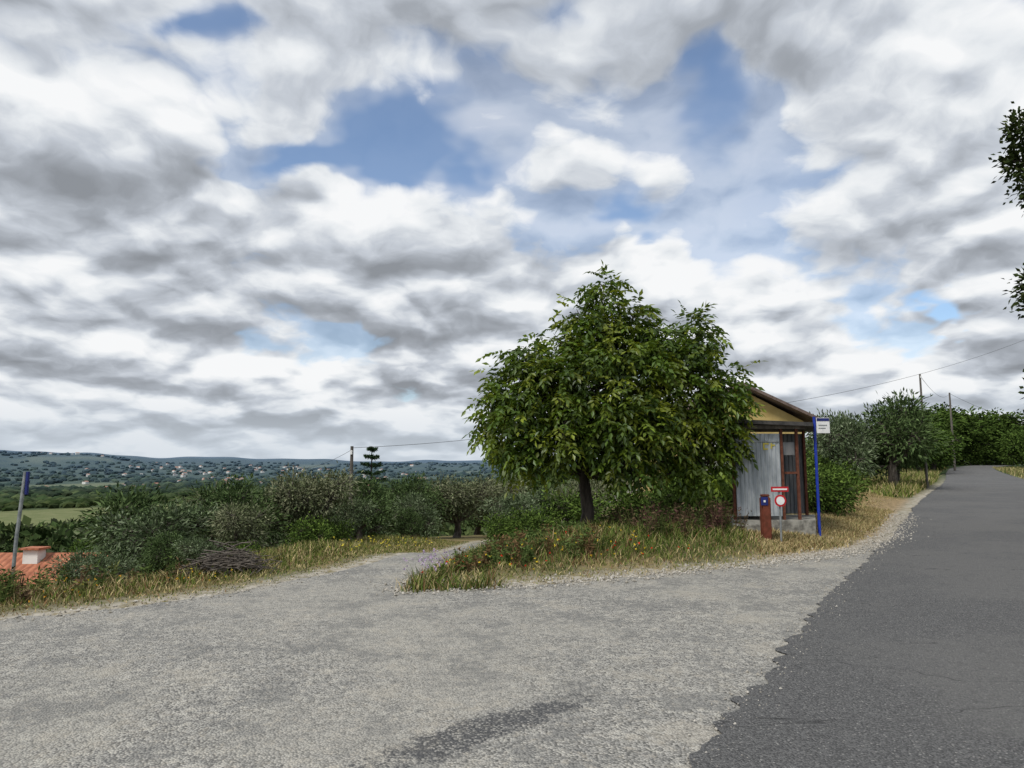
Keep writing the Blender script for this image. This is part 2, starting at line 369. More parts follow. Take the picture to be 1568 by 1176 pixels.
weeds('tall_weeds',pp,[(.12,.07,.05),(.075,.09,.03),(.13,.09,.055),(.07,.095,.03),(.10,.05,.045)],.25,.68,.09)
weeds('tall_weeds',scatter(np.array([(-1.0,9.9),(1.7,11.6),(1.0,14.2),(-.4,13.)],float),150),[(.08,.12,.035),(.10,.14,.045),(.14,.09,.045)],.15,.36,.09)
weeds('tall_weeds',scatter(np.array([(-10,7.2),(-5.6,8.4),(-4.4,10.5),(-9,9)],float),90),[(.07,.10,.03),(.13,.14,.05),(.15,.10,.06)],.15,.4,.09)
def stones(name,line,n,spread,smax):
    L=dense(np.array(line,float),.1);b=L[rng.integers(0,len(L),n)]+rng.normal(size=(n,2))*spread
    O=np.array([(1,0,0),(0,1,0),(-1,0,0),(0,-1,0),(0,0,1),(0,0,-1)],float)
    T=[(0,1,4),(1,2,4),(2,3,4),(3,0,4),(1,0,5),(2,1,5),(3,2,5),(0,3,5)]
    s=rng.uniform(.25,1,(n,1,1))**2*smax*rng.uniform(.6,1.2,(n,1,3))
    V=O[None]*s+rng.normal(size=(n,6,3))*s*.2;z=hz(b[:,0],b[:,1])
    V+=np.stack([b[:,0],b[:,1],z+.01],1)[:,None]
    F=(np.arange(n)[:,None,None]*6+np.array(T)[None]).reshape(-1,3)
    mb=MB();mb.add(V.reshape(-1,3),F,0);mb.obj(name,[M_stone])
M_stone=mat_noise('stone',(.26,.24,.2),(.5,.47,.42),20,.95,bstr=0)
stones('loose_gravel',JUNC[3:8],700,.12,.022)
stones('loose_gravel',JUNC[10:18],2200,.16,.028)
stones('loose_gravel',RL[1:5],1500,.12,.012)
stones('loose_gravel',np.array([(4.8,12.2),(6.6,13.6),(8.6,16.3),(12,22)]),2200,.22,.03)
# ------------------------------------------------------------------ trees
def build_tree(name,lobes,fork,tr,nclump,per,cr,L,W,cols,bark=M_bark,compound=False,droop=.4,base=(0,0,0),twig=.6,shell=.45,curve=.1,vp=.8,leafmat=None):
    mb=MB();lobes=np.array(lobes,float);vol=lobes[:,3]*lobes[:,4]*lobes[:,5];pv=vol**vp/np.sum(vol**vp)
    fork=np.array(fork,float);base=np.array(base,float)
    b=[base+np.array([0,0,-.3]),base,base*.6+fork*.4+np.array([curve,0,0]),fork]
    tube(mb,b,[tr*1.5,tr*1.25,tr*.95,tr*.85],9,0)
    li=rng.choice(len(lobes),nclump,p=pv);D=norm(rng.normal(size=(nclump,3)))
    rf=rng.uniform(shell**3,1,nclump)**(1/3)
    Cn=lobes[li,:3]+D*rf[:,None]*lobes[li,3:6]
    deep=np.zeros(nclump,bool)
    for l in lobes: deep|=(np.linalg.norm((Cn-l[:3])/l[3:6],axis=1)<shell*.85)
    k=~deep|(rng.random(nclump)<.1);Cn=Cn[k];D=D[k];li=li[k]
    for i,l in enumerate(lobes):
        c=l[:3];r=tr*.5*(l[3]/lobes[:,3].max())**.5
        mid=fork*.5+c*.5+np.array([0,0,-.12*np.linalg.norm(c-fork)])+rng.normal(size=3)*.08
        tube(mb,[fork-np.array([0,0,.05]),mid,c],[r,r*.7,r*.4],6,0)
    for q,l in zip(Cn,li):
        if random.random()<twig:
            c=lobes[l,:3];mid=(c+q)/2+rng.normal(size=3)*.12*lobes[l,3]
            tube(mb,[c,mid,q],[tr*.14,tr*.09,tr*.03],3,0)
    n=len(Cn);ci=np.repeat(np.arange(n),per);N=len(ci)
    off=rng.normal(size=(N,3))*cr*.5;P=Cn[ci]+off
    dr=norm(off+D[ci]*cr*.5)+np.array([0,0,-droop]);dr=norm(dr+rng.normal(size=(N,3))*.3)
    cols=np.array(cols);cc=cols[rng.integers(0,len(cols),n)]*rng.uniform(.7,1.3,(n,1))
    if not compound:
        leaves(mb,P,dr,L*rng.uniform(.6,1.3,N),W*rng.uniform(.7,1.2,N),1,cc[ci]*rng.uniform(.7,1.3,(N,1)),.35)
    else:
        up=np.array([0,0,1.])+rng.normal(size=(N,3))*.25;S=norm(np.cross(dr,up))
        col=cc[ci]*rng.uniform(.75,1.25,(N,1))
        for t,s in((.25,1),(.25,-1),(.5,1),(.5,-1),(.75,1),(.75,-1),(.95,0)):
            q=P+dr*L*t+np.array([0,0,-1.])*L*t*t*.25
            dd=S*s*.95+dr*(.45 if s else 1)+np.array([0,0,-.45])+rng.normal(size=(N,3))*.12
            leaves(mb,q,dd,L*.5*rng.uniform(.8,1.15,N)*(.7+.5*t),W,1,col*rng.uniform(.85,1.15,(N,1)),.55)
    return mb.mesh(name,[bark,leafmat or M_grass])
def tree_obj(name,me,loc,rot=0,sc=(1,1,1)):
    o=bpy.data.objects.new(name,me);o.location=loc;o.rotation_euler=(0,0,rot);o.scale=sc;return link(o)
wx,wy=1.5,15.0;wz=H(wx,wy)
def wl(x,z,r,y=0,ry=None,rz=None): return (x-wx,y,z-wz,r,ry or r,rz or r)
WL=[wl(2.1,3.3,1.25,0,1.4),wl(.95,3.15,.8,-.2,1.),wl(.1,3.2,.5,0),wl(3.35,3.25,.9,.1,1.1),wl(2.0,4.35,.6,0),wl(2.02,5.05,.3,0,.3,.36),wl(2.0,5.45,.17,0,.17,.22),
 wl(1.2,4.15,.45,.1),wl(.4,3.85,.4,0),wl(1.5,4.75,.26,0),wl(2.95,4.3,.5,.1),wl(3.7,4.0,.47,0),wl(4.05,4.45,.2,0,.2,.27),wl(2.6,4.75,.22,-.1),
 wl(-.05,2.45,.5,-.2,.8),wl(-.42,2.8,.32,0),wl(1.0,2.35,.62,-.6,.7,.42),wl(2.3,2.35,.75,-.7,.8,.42),wl(3.5,2.35,.72,0,.8,.5),wl(4.45,2.8,.42,0),wl(4.5,3.35,.38,0),
 wl(4.4,2.2,.34,-.1),wl(2.0,2.7,1.1,.6,1.2,.7),wl(3.2,1.7,.45,-.4,.4,.26),wl(.3,1.9,.4,-.3,.4,.3),wl(1.05,1.75,.34,-.5,.35,.22),wl(2.4,1.6,.47,-.6,.4,.24),wl(3.9,1.65,.38,-.2)]
me=build_tree('walnut_tree',WL,(-.0,.0,1.4),.14,840,7,.27,.30,.074,[(.095,.15,.017),(.13,.185,.021),(.058,.10,.013),(.18,.22,.024),(.075,.13,.015)],M_barkdark,True,.55,shell=.57,vp=.58,leafmat=M_leaf)
tree_obj('walnut_tree',me,(wx,wy,wz))
OC=[(.135,.175,.095),(.10,.14,.068),(.18,.22,.135),(.07,.10,.047)]
OC2=[(.165,.18,.105),(.125,.15,.075),(.21,.22,.135),(.09,.11,.053)]
OC3=[(.08,.12,.045),(.10,.145,.058),(.055,.09,.033)]
GC=[(.06,.10,.023),(.08,.125,.028),(.045,.078,.018)]
def lob(n,R,z0,z1,rs):
    o=[]
    for k in range(n):
        a=random.uniform(0,6.28);d=R*math.sqrt(random.random());r=random.uniform(*rs)
        o.append((d*math.cos(a),d*math.sin(a),random.uniform(z0,z1),r,r,r*random.uniform(.75,1.)))
    return o
olives=[build_tree('olive_tree',lob(10,1.05,.9,2.35,(.35,.65))+[(0,0,1.6,.8,.8,.75)],(.05,0,.7),.13,400,15,.3,.16,.05,(OC,OC2,OC3)[k],M_bark,False,.0) for k in range(3)]
greens=[build_tree('broadleaf_tree',lob(10,1.05,.8,2.4,(.4,.65))+[(0,0,1.5,.95,.95,.85)],(0,0,.6),.12,380,13,.3,.17,.09,GC,M_barkdark,False,.2) for _ in range(2)]
bushes=[build_tree('bush',lob(8,.8,.35,1.1,(.35,.5))+[(0,0,.6,.7,.7,.6)],(0,0,.2),.05,280,13,.25,.12,.06,GC+[(.12,.18,.04)],M_barkdark,False,.1) for _ in range(2)]
def put(kind,x,y,top,w=1.,name=None,which=None):
    lst,hh,nm={'o':(olives,2.95,'olive_tree'),'g':(greens,3.0,'broadleaf_tree'),'b':(bushes,1.5,'bush')}[kind]
    z=H(x,y);s=(top-z)/hh;s=max(s,.25);me=random.choice(lst) if which is None else lst[which]
    return tree_obj(name or nm,me,(x,y,z-.03),random.uniform(0,6.28),(s*w,s*w,s))
for k,x,y,top,w in [
 ('o',-6.3,13.0,.45,1.15),('o',-5.4,14.4,1.0,1.05),('o',-7.5,15.0,1.15,1.1),('o',-8.6,17.3,1.2,1.15),('o',-6.5,16.8,1.45,1.05),('o',-5.3,18.3,1.7,1.),('o',-7.6,20.5,1.35,1.1),('o',-4.8,22.6,1.3,1.1),('o',-6.2,23.5,1.6,1.1),
 ('o',-10.0,21.5,.85,1.2),('o',-9.8,25,1.1,1.2),('o',-12.0,28,.6,1.2),('o',-6.7,29,1.2,1.2),('o',-4.0,29,1.35,1.1),('o',-3.4,25.5,.9,1.),('o',-3.3,23.5,.3,.9),('o',-4.6,20,.9,.9),
 ('o',-2.4,31,1.4,1.2),('o',-9,33,.8,1.),('o',-5.5,37,.6,1.3),('o',.3,24,.9,1.25),('o',-.6,34,1.3,1.3),('o',2.2,23,1.2,1.2),('o',-1.8,40,.5,1.4),('o',1.2,28,1.1,1.3),('o',3.2,27,1.4,1.3),
 ('b',-4.6,24,-.6,1.),('b',-.3,21.5,.2,1.),('b',3.4,19.5,1.1,1.1),('b',4.6,20.5,1.3,1.1),('b',1.6,20.5,.8,1.1),('b',.5,19.8,.5,1.1),
 ('o',-6.1,10.9,.15,1.2),('o',-5.4,12.4,.5,1.1),('b',-7.1,10.4,-.1,1.2),('b',-5.1,13.6,.2,1.1),('b',-7.7,11.6,-.2,1.1),('b',-9.4,11.6,-.6,1.1),
 ('b',-8.5,10.2,-.42,1.),('b',-10.6,10.8,-.9,1.1),('b',-9.3,8.8,-.45,.9),('b',-4.6,16.2,.4,1.),('b',-4.6,18,.3,1.),('o',-7.9,13.4,.2,1.),('o',-15,32,-.9,1.),('g',-20,37,-2.2,1.),('g',-24,42,-2.7,1.),
 ('g',5.2,22,2.,1.),('g',6.4,21,1.8,1.),('b',5.6,18.9,1.5,1.),('b',4.4,18.4,1.2,1.),('b',8.6,19.5,1.45,1.2),('b',7.9,18.9,1.5,1.),('b',9.6,21.5,1.4,1.1),
 ('b',11,25,1.5,1.),('b',12.6,28,1.6,1.1),('b',14,31,1.7,1.2),('b',16.,36,1.9,1.4),('b',18,40,2.2,1.4),('g',16.2,44,3.4,1.),('g',24,60,4.,1.2),('g',30,70,4.6,1.2),('g',26,64,4.2,1.3),('b',24,52,2.6,1.6),('b',27,57,2.9,1.6)]:
    put(k,x,y,top,w)
put('o',18.4,39,5.0,.85,which=0);put('o',21.2,39.5,5.9,1.0,which=2);put('o',20.0,42,5.5,.98,which=0);put('o',22.8,42,5.1,.85,which=2);put('o',22.0,41,4.9,.8,which=2)
for x,y,t in [(40,70,5.),(44,74,5.7),(48,84,6.8),(52,92,7.6),(56,98,9.),(78,130,11.6),(84,134,13.),(90,138,11.6),(97,142,12.4),(72,124,11.2),(66,118,10.2),(104,148,10.5),(60,106,9.6),(75,128,12.),(63,112,8.8)]:
    put('g',x,y,t,random.uniform(1.1,1.5))
for x,y,t in [(73.5,101,6.6),(77,104,8.),(81,108,8.6),(86,113,8.),(90,118,9.),(96,126,9.5),(70,95,3.6)]: put('g',x,y,t,1.3)
for x,y,t in [(46,82,3.8),(50,90,4.2),(54,97,4.6),(58,103,5.),(62,109,5.),(68,120,5.4),(76,128,5.6),(84,132,5.5),(92,137,5.5),(100,143,6.)]: put('b',x,y,t,1.8)
kx,ky=15.5,14.8;kz=H(kx,ky)
KL=[(0,0,6,3.2,3,2.6),(-1.6,-.5,8,2.,2.2,1.6),(-2,-.4,4.8,1.7,1.8,1.1),(1.5,.5,8,2.5,2.5,2),(-3.7,-.7,7.95-kz,.9,.8,.7),(-4.65,-.8,8.45-kz,.36,.35,.45),(-4.75,-.8,7.8-kz,.4,.4,.4),(-4.6,-.8,7.25-kz,.3,.3,.25),
 (-4.75,-.8,5.25-kz,.38,.35,.3),(-4.7,-.8,4.85-kz,.3,.3,.22),(-3.7,-.6,5.0-kz,.7,.6,.35),(-4.85,-.8,2.95-kz,.2,.2,.22),(-3.8,-.5,3.2-kz,.5,.5,.3)]
me=build_tree('cork_oak_tree',KL,(0,0,2.6),.28,900,30,.28,.13,.08,[(.04,.055,.02),(.03,.045,.015),(.055,.07,.025)],M_barkdark,False,.1,vp=.4)
tree_obj('cork_oak_tree',me,(kx,ky,kz))
mb=MB();px,py=-8.9,45.;pz=H(px,py);hp=2.8-pz
tube(mb,[(0,0,0),(0,0,hp*.5),(0,0,hp)],[.16,.1,.02],7,0)
zt=hp-.3;r=.25
while zt>hp*.15:
    for k in range(7):
        a=k*.9+zt;rr_=r*random.uniform(.8,1.15);e=np.array([math.cos(a)*rr_,math.sin(a)*rr_,.16*rr_+.05]);b0=np.array([0,0,zt+random.uniform(-.06,.06)])
        tube(mb,[b0,b0+e*.6,b0+e],[.03,.02,.01],4,0)
        t=rng.uniform(.25,1,(60,1));P=b0+e*t;D=rng.normal(size=(60,3))*.6+e/np.linalg.norm(e)*.5;D[:,2]+=.2
        leaves(mb,P,D,.2,.06,1,np.tile([.04,.075,.035],(60,1))*rng.uniform(.7,1.3,(60,1)),.3)
    zt-=.5+.02*r;r=min(r+.2,2.2)
o=mb.obj('norfolk_pine_tree',[M_barkdark,M_grass]);o.location=(px,py,pz)
# ------------------------------------------------------------------ valley woods
def valley():
    n=2600;r=np.exp(rng.uniform(np.log(40),np.log(420),n));a=rng.uniform(-.80,.30,n)
    x=r*np.sin(a);y=r*np.cos(a);d,s=seg_dist(x,y,C,False)
    k=(s>0)&(d>9)&(fieldmask(x,y)<.3)&~((x<-15)&(x>-24)&(y<40));x=x[k];y=y[k];r=r[k];n=len(x);z=hz(x,y)
    R=rng.uniform(1.4,2.8,n)*np.clip(r/120,.6,1.25);per=55
    D=norm(rng.normal(size=(n,per,3)));P=D*R[:,None,None]*rng.uniform(.6,1,(n,per,1))*np.array([1,1,.85])
    P+=np.stack([x,y,z+R*.9],1)[:,None]
    pal=np.array([(.05,.08,.028),(.075,.105,.045),(.035,.055,.02),(.09,.12,.045),(.10,.12,.065)])
    c=np.repeat(pal[rng.integers(0,5,n)]*rng.uniform(.7,1.3,(n,1)),per,0)*rng.uniform(.75,1.25,(n*per,1))
    mb=MB();LL=np.repeat(R,per)*rng.uniform(.35,.65,n*per)
    leaves(mb,P.reshape(-1,3),(D+rng.normal(size=D.shape)*.7).reshape(-1,3),LL,LL*.7,0,c,.4)
    mb.obj('valley_trees',[M_grass])
    bm=bmesh.new();bmesh.ops.create_icosphere(bm,subdivisions=1,radius=1);S=np.array([v.co[:] for v in bm.verts]);T=np.array([[v.index for v in f.verts] for f in bm.faces]);bm.free()
    n=11000;r=np.exp(rng.uniform(np.log(330),np.log(4200),n));a=rng.uniform(-.80,.2,n)
    x=r*np.sin(a);y=r*np.cos(a);d,s=seg_dist(x,y,C,False);k=(s>0)&(fieldmask(x,y)<.35)&(wob(x*.01,y*.006)>-.8)
    x=x[k];y=y[k];r=r[k];n=len(x);R=rng.uniform(2.5,5,n)*np.clip(r/700,.8,2.2)
    V=S[None]*R[:,None,None]*np.array([1.25,1.25,.75])*rng.uniform(.75,1.25,(n,len(S),1))+np.stack([x,y,hz(x,y)+R*.4],1)[:,None]
    F=(np.arange(n)[:,None,None]*len(S)+T[None]).reshape(-1,3)
    patch=.75+.35*np.clip(wob(x*.012,y*.007),-1,1)
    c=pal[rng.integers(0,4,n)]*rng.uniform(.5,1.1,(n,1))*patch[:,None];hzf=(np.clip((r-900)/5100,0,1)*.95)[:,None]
    c=c*(1-hzf)+np.array([.09,.14,.21])*hzf  # far trees tinted with the same painted haze colour
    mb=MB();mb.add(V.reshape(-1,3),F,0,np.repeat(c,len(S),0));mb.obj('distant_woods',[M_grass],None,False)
valley()
# ------------------------------------------------------------------ hard-surface helpers
def box(name,x0,x1,y0,y1,z0,z1,mat,parent=None,bev=.0):
    pl=parent.location if parent else Vector((0,0,0))
    bm=bmesh.new();bmesh.ops.create_cube(bm,size=1)
    for v in bm.verts:v.co=Vector((v.co.x*(x1-x0),v.co.y*(y1-y0),v.co.z*(z1-z0)))
    if bev>0:bmesh.ops.bevel(bm,geom=list(bm.edges),offset=bev,segments=2,affect='EDGES')
    me=bpy.data.meshes.new(name);bm.to_mesh(me);bm.free();me.materials.append(mat)
    o=bpy.data.objects.new(name,me);o.location=Vector(((x0+x1)/2,(y0+y1)/2,(z0+z1)/2))-pl
    return link(o,parent)
def poly(name,V,F,mats,parent=None,mi=None):
    pl=np.array(parent.location) if parent else np.zeros(3)
    me=bpy.data.meshes.new(name);me.from_pydata((np.array(V,float)-pl).tolist(),[],F)
    for m in mats:me.materials.append(m)
    if mi: me.polygons.foreach_set("material_index",mi)
    me.update();return link(bpy.data.objects.new(name,me),parent)
def prism(name,P4,z0,z1,mat,parent):
    n=len(P4);V=[(x,y,z0) for x,y in P4]+[(x,y,z1) for x,y in P4]
    return poly(name,V,[tuple(range(n))[::-1],tuple(range(n,2*n))]+[(k,(k+1)%n,n+(k+1)%n,n+k) for k in range(n)],[mat],parent)
def rod(name,P,r,mat,parent=None,sides=10):
    mb=MB();pl=np.array(parent.location) if parent else np.zeros(3);tube(mb,np.array(P,float)-pl,r,sides,0);
    o=mb.obj(name,[mat],parent,True);return o
def disc(name,c,r,mat,parent,thick=.004,n=32):
    bm=bmesh.new();bmesh.ops.create_cone(bm,cap_ends=True,segments=n,radius1=r,radius2=r,depth=thick)
    me=bpy.data.meshes.new(name);bm.to_mesh(me);bm.free();me.materials.append(mat)
    o=bpy.data.objects.new(name,me);o.rotation_euler=(math.pi/2,0,0);o.location=Vector(c)-parent.location;return link(o,parent)
def corrugated(name,p0,p1,z0,z1,mat,parent,period=.09,amp=.008):
    p0=np.array(p0,float);p1=np.array(p1,float);L=np.hypot(*(p1-p0));n=int(L/period*10);t=np.linspace(0,1,n)
    d=(p1-p0)/L;nn=np.array([d[1],-d[0]]);w=amp*np.clip(1.6*np.sin(t*L/period*2*np.pi),-1,1)
    B=p0+t[:,None]*(p1-p0)+w[:,None]*nn
    V=[(b[0],b[1],z) for z in(z0,z1) for b in B]
    F=[(k,k+1,n+k+1,n+k) for k in range(n-1)]
    return poly(name,V,F,[mat],parent)
M_galv=mat_noise('galvanised_sheet',(.27,.30,.32),(.45,.48,.50),2.2,.55,.15,.05,detail=7,stretch=(3,3,.9),spec=.5)
M_galvd=mat_noise('old_sheet',(.10,.11,.12),(.2,.2,.2),3,.6,.3,.1,stretch=(3,3,.6))
M_rust=mat_noise('rusty_steel',(.10,.035,.02),(.17,.065,.04),15,.8,.2,.3)
M_conc=mat_noise('concrete',(.13,.125,.11),(.36,.35,.31),5,.95,0,.5)
M_wood=mat_noise('weathered_wood',(.09,.08,.07),(.18,.16,.14),8,.9,0,.5,stretch=(1,1,.2))
M_darkroof=mat_noise('shelter_roof_sheet',(.035,.035,.035),(.08,.075,.07),6,.8)
M_blue=mat_noise('blue_paint',(.008,.03,.30),(.012,.045,.40),8,.4,0,.05,spec=.5)
M_navy=mat_noise('navy_paint',(.012,.02,.12),(.02,.03,.17),8,.4)
M_white=mat_noise('white_paint',(.70,.71,.71),(.8,.8,.79),8,.5,0,.05)
M_red=mat_noise('red_paint',(.42,.015,.02),(.52,.02,.03),8,.45,0,.05)
M_redpost=mat_noise('red_brown_paint',(.11,.03,.015),(.17,.045,.025),9,.7,0,.15)
M_steel=mat_noise('grey_steel',(.22,.24,.25),(.36,.38,.38),10,.5,.5,.1)
M_yellow=mat_noise('yellow_render',(.46,.34,.13),(.54,.41,.17),2,.9,0,.1)
M_whitew=mat_noise('white_render',(.6,.6,.57),(.76,.76,.73),1.5,.9,0,.1)
M_glass=mat_noise('window_glass',(.02,.025,.03),(.04,.05,.06),2,.15,0,.0,spec=.6)
M_fascia=mat_noise('roof_edge',(.12,.09,.08),(.2,.15,.13),6,.85)
M_yellowsp=mat_noise('yellow_spray_paint',(.45,.38,.05),(.5,.42,.08),8,.6,0,.0)
m,nt,out=newmat('terracotta_tiles');g=NT(nt);pos=g.node('ShaderNodeNewGeometry').outputs['Position']
w=g.node('ShaderNodeTexWave',wave_type='BANDS',bands_direction='X');g.link(pos,w.inputs[0]);w.inputs['Scale'].default_value=1.4
nz=g.noise(pos,3,6,.75);c=g.mix(g.mr(nz,.3,.7),(.28,.10,.055),(.50,.20,.11));c=g.mix(g.mr(w.outputs[1],.0,.35,.5,0),c,(.16,.05,.03))
g.link(principled(g,c,.85,0,w.outputs[1],.6,.05),out.inputs[0]);M_tile=m
# ------------------------------------------------------------------ bus shelter
fz=.46;bs=empty('bus_shelter',(5.5,15.7,fz))
prism('concrete_base',[(4.58,14.86),(6.3,14.86),(7.0,16.55),(5.0,16.55)],-.2,fz,M_conc,bs)
box('base_block',4.5,5.05,14.52,14.855,-.2,.40,M_conc,bs,.02)
corrugated('side_wall',(4.71,14.96),(5.66,14.96),fz+.08,fz+1.80,M_galv,bs)
corrugated('back_wall',(4.72,15.05),(5.12,16.4),fz+.03,fz+1.86,M_galvd,bs)
corrugated('far_side_wall',(5.14,16.42),(6.8,16.42),fz+.03,fz+1.86,M_galvd,bs)
for k,(x,y) in enumerate([(4.68,15.01),(5.70,14.99),(6.03,15.0),(6.75,16.37),(5.1,16.37)]):
    box('post_%d'%k,x-.028,x+.028,y-.028,y+.028,fz,fz+1.92,M_rust,bs,.004)
box('beam_front',4.66,6.2,14.93,14.99,fz+1.9,fz+1.98,M_wood,bs,.004)
box('rail_mid',5.74,6.0,14.96,14.99,fz+.95,fz+1.0,M_rust,bs,.003)
box('sheet_batten',4.72,5.65,14.935,14.949,fz+1.62,fz+1.65,M_steel,bs,.003)
box('beam_back',5.05,6.8,16.39,16.41,fz+1.9,fz+1.98,M_wood,bs,.004)
for (x0,x1,z0,z1) in [(5.30,5.33,1.66,1.80),(5.33,5.42,1.77,1.80),(5.33,5.40,1.66,1.69),(5.46,5.49,1.68,1.80),(5.49,5.55,1.74,1.77)]:
    box('graffiti',x0,x1,14.944,14.949,fz+z0-.2,fz+z1-.2,M_yellowsp,bs)
RP=[(4.5,14.75),(6.3,14.75),(7.1,16.65),(4.95,16.65)]
poly('roof',[(x,y,fz+2.02-(x-4.5)*.04) for x,y in RP]+[(x,y,fz+2.10-(x-4.5)*.04) for x,y in RP],
 [(3,2,1,0),(4,5,6,7),(0,1,5,4),(1,2,6,5),(2,3,7,6),(3,0,4,7)],[M_darkroof],bs)
box('bench_seat',5.05,5.4,15.3,16.3,fz+.42,fz+.46,M_wood,bs,.005)
box('bench_leg',5.1,5.3,15.35,15.42,fz,fz+.42,M_wood,bs);box('bench_leg',5.1,5.3,16.15,16.22,fz,fz+.42,M_wood,bs)
box('notice_board',5.74,5.98,15.0,15.02,fz+1.35,fz+1.62,M_galvd,bs)
gz=.25;st=empty('bus_stop_sign',(6.43,15.0,gz))
rod('pole',[(6.43,15.0,gz-.4),(6.43,15.0,1.4),(6.43,15.0,2.62)],.03,M_blue,st,12)
box('flag',6.47,6.75,14.99,15.005,2.27,2.60,M_white,st,.003);box('flag_header',6.48,6.74,14.983,14.988,2.53,2.59,M_navy,st)
box('flag_text',6.51,6.69,14.984,14.988,2.43,2.45,M_steel,st);box('flag_text',6.51,6.66,14.984,14.988,2.37,2.385,M_steel,st)
rp=empty('red_marker_post',(4.95,14.0,0.05))
box('post',4.86,5.04,13.9,14.05,-.2,.98,M_redpost,rp,.02);box('cap',4.87,5.03,13.91,14.04,.985,1.03,M_redpost,rp,.015)
box('blue_plate',4.84,4.98,13.885,13.896,.82,.98,M_navy,rp,.003);box('plate_mark',4.89,4.93,13.879,13.883,.88,.92,M_white,rp)
ts=empty('traffic_sign',(5.22,13.9,.05))
rod('pole',[(5.22,13.93,-.2),(5.22,13.93,.6),(5.22,13.93,1.17)],.02,M_steel,ts)
box('plate',5.05,5.39,13.895,13.905,1.08,1.18,M_red,ts,.003);box('plate_stripe',5.08,5.36,13.888,13.893,1.115,1.145,M_white,ts)
disc('sign_ring',(5.22,13.89,.91),.115,M_red,ts);disc('sign_face',(5.22,13.884,.91),.08,M_white,ts)
# ------------------------------------------------------------------ yellow house
hx0,hx1,hy0,hy1=6.8,12.4,30,39;px_=9.7;zb=.2;ze=3.35;zp=4.95
hs=empty('yellow_house',(px_,34,zb))
poly('walls',[(hx0,hy0,zb),(hx1,hy0,zb),(hx1,hy0,ze+.1),(px_,hy0,zp-.1),(hx0,hy0,ze+.1),(hx0,hy1,zb),(hx1,hy1,zb),(hx1,hy1,ze+.1),(px_,hy1,zp-.1),(hx0,hy1,ze+.1)],
 [(0,1,2,3,4),(6,5,9,8,7),(1,6,7,2),(5,0,4,9)],[M_yellow],hs)
def slab(name,xa,za,xb,zb_,y0,y1,th,mat):
    poly(name,[(xa,y0,za),(xb,y0,zb_),(xb,y1,zb_),(xa,y1,za),(xa,y0,za+th),(xb,y0,zb_+th),(xb,y1,zb_+th),(xa,y1,za+th)],[(3,2,1,0),(4,5,6,7),(0,1,5,4),(1,2,6,5),(2,3,7,6),(3,0,4,7)],[mat],hs)
slab('roof_right',px_,zp,13.2,3.3,29.5,39.5,.13,M_fascia);slab('roof_left',6.1,3.3,px_-.003,zp,29.5,39.5,.13,M_fascia)
box('window',10.6,11.5,29.96,29.99,1.3,2.4,M_glass,hs);box('window_frame',10.5,11.6,29.985,29.998,1.2,2.5,M_white,hs)
box('annex_wall',7.9,10.2,28.4,29.6,zb-.2,2.75,M_whitew,hs,.01)
def gable(name,x0,x1,y0,y1,zb,ze,zp,wallm,roofm):
    e=empty(name,((x0+x1)/2,(y0+y1)/2,zb));ym=(y0+y1)/2
    poly('walls',[(x0,y0,zb),(x1,y0,zb),(x1,y1,zb),(x0,y1,zb),(x0,y0,ze),(x1,y0,ze),(x1,y1,ze),(x0,y1,ze),(x0,ym,zp-.12),(x1,ym,zp-.12)],[(0,1,5,4),(2,3,7,6),(1,2,6,9,5),(3,0,4,8,7)],[wallm],e)
    o=.35;k=(zp-ze)/(ym-y0);zo=ze-o*k
    for nm,ya,s in(('roof_front',y0-o,-1),('roof_rear',y1+o,1)):
        poly(nm,[(x0-o,ya,zo),(x1+o,ya,zo),(x1+o,ym,zp),(x0-o,ym,zp),(x0-o,ya,zo+.1),(x1+o,ya,zo+.1),(x1+o,ym,zp+.1),(x0-o,ym,zp+.1)],[(3,2,1,0),(4,5,6,7),(0,1,5,4),(1,2,6,5),(3,0,4,7)],[roofm],e)
    return e
zg=H(-18.5,25);e=gable('terracotta_roof_house',-22.,-13.6,21.5,26.5,zg-1.5,-2.6,-1.4,M_whitew,M_tile)
box('chimney',-15.9,-15.4,23.4,23.8,-1.7,-1.15,M_whitew,e,.01);box('chimney_cap',-15.98,-15.32,23.3,23.9,-1.14,-1.08,M_tile,e)
box('window',-18,-17,21.45,21.49,zg+.3,zg+1.,M_glass,e)
e=gable('terracotta_roof_shed',-11.0,-9.6,17.2,18.6,H(-10.,17.5)-1,-1.5,-.95,M_whitew,M_tile)
mb=MB();NV=115
vx=[];
while len(vx)<NV:
    a=random.uniform(-.67,-.12);yy=random.uniform(1500,3700);xx=a*yy
    if wob(np.array(xx*.004),np.array(yy*.003),1.)>-.1 or random.random()<.15: vx.append((xx,yy))
for x,y in vx:
    z=H(x,y);w=random.uniform(5,9);d=random.uniform(5,8);h=random.uniform(3,6);rt=random.uniform(0,3.1);c,s=math.cos(rt),math.sin(rt);z+=4
    q=[(-w,-d,-3),(w,-d,-3),(w,d,-3),(-w,d,-3),(-w,-d,h),(w,-d,h),(w,d,h),(-w,d,h),(-w,0,h+2.4),(w,0,h+2.4)]
    V=[(x+a*c-b*s,y+a*s+b*c,z+k) for a,b,k in q]
    mb.add(V,[(0,1,5,4),(1,2,6,5),(2,3,7,6),(3,0,4,7)],0);mb.add(V,[(4,5,9,8),(6,7,8,9),(5,6,9,9),(7,4,8,8)],1)
M_vill=mat_noise('village_walls',(.38,.40,.42),(.70,.70,.67),.01,.9,0,0);M_vroof=mat_noise('village_roofs',(.30,.16,.12),(.38,.22,.16),.01,.9,0,0)
me=mb.mesh('distant_village',[M_vill,M_vroof]);me.validate();link(bpy.data.objects.new('distant_village',me))
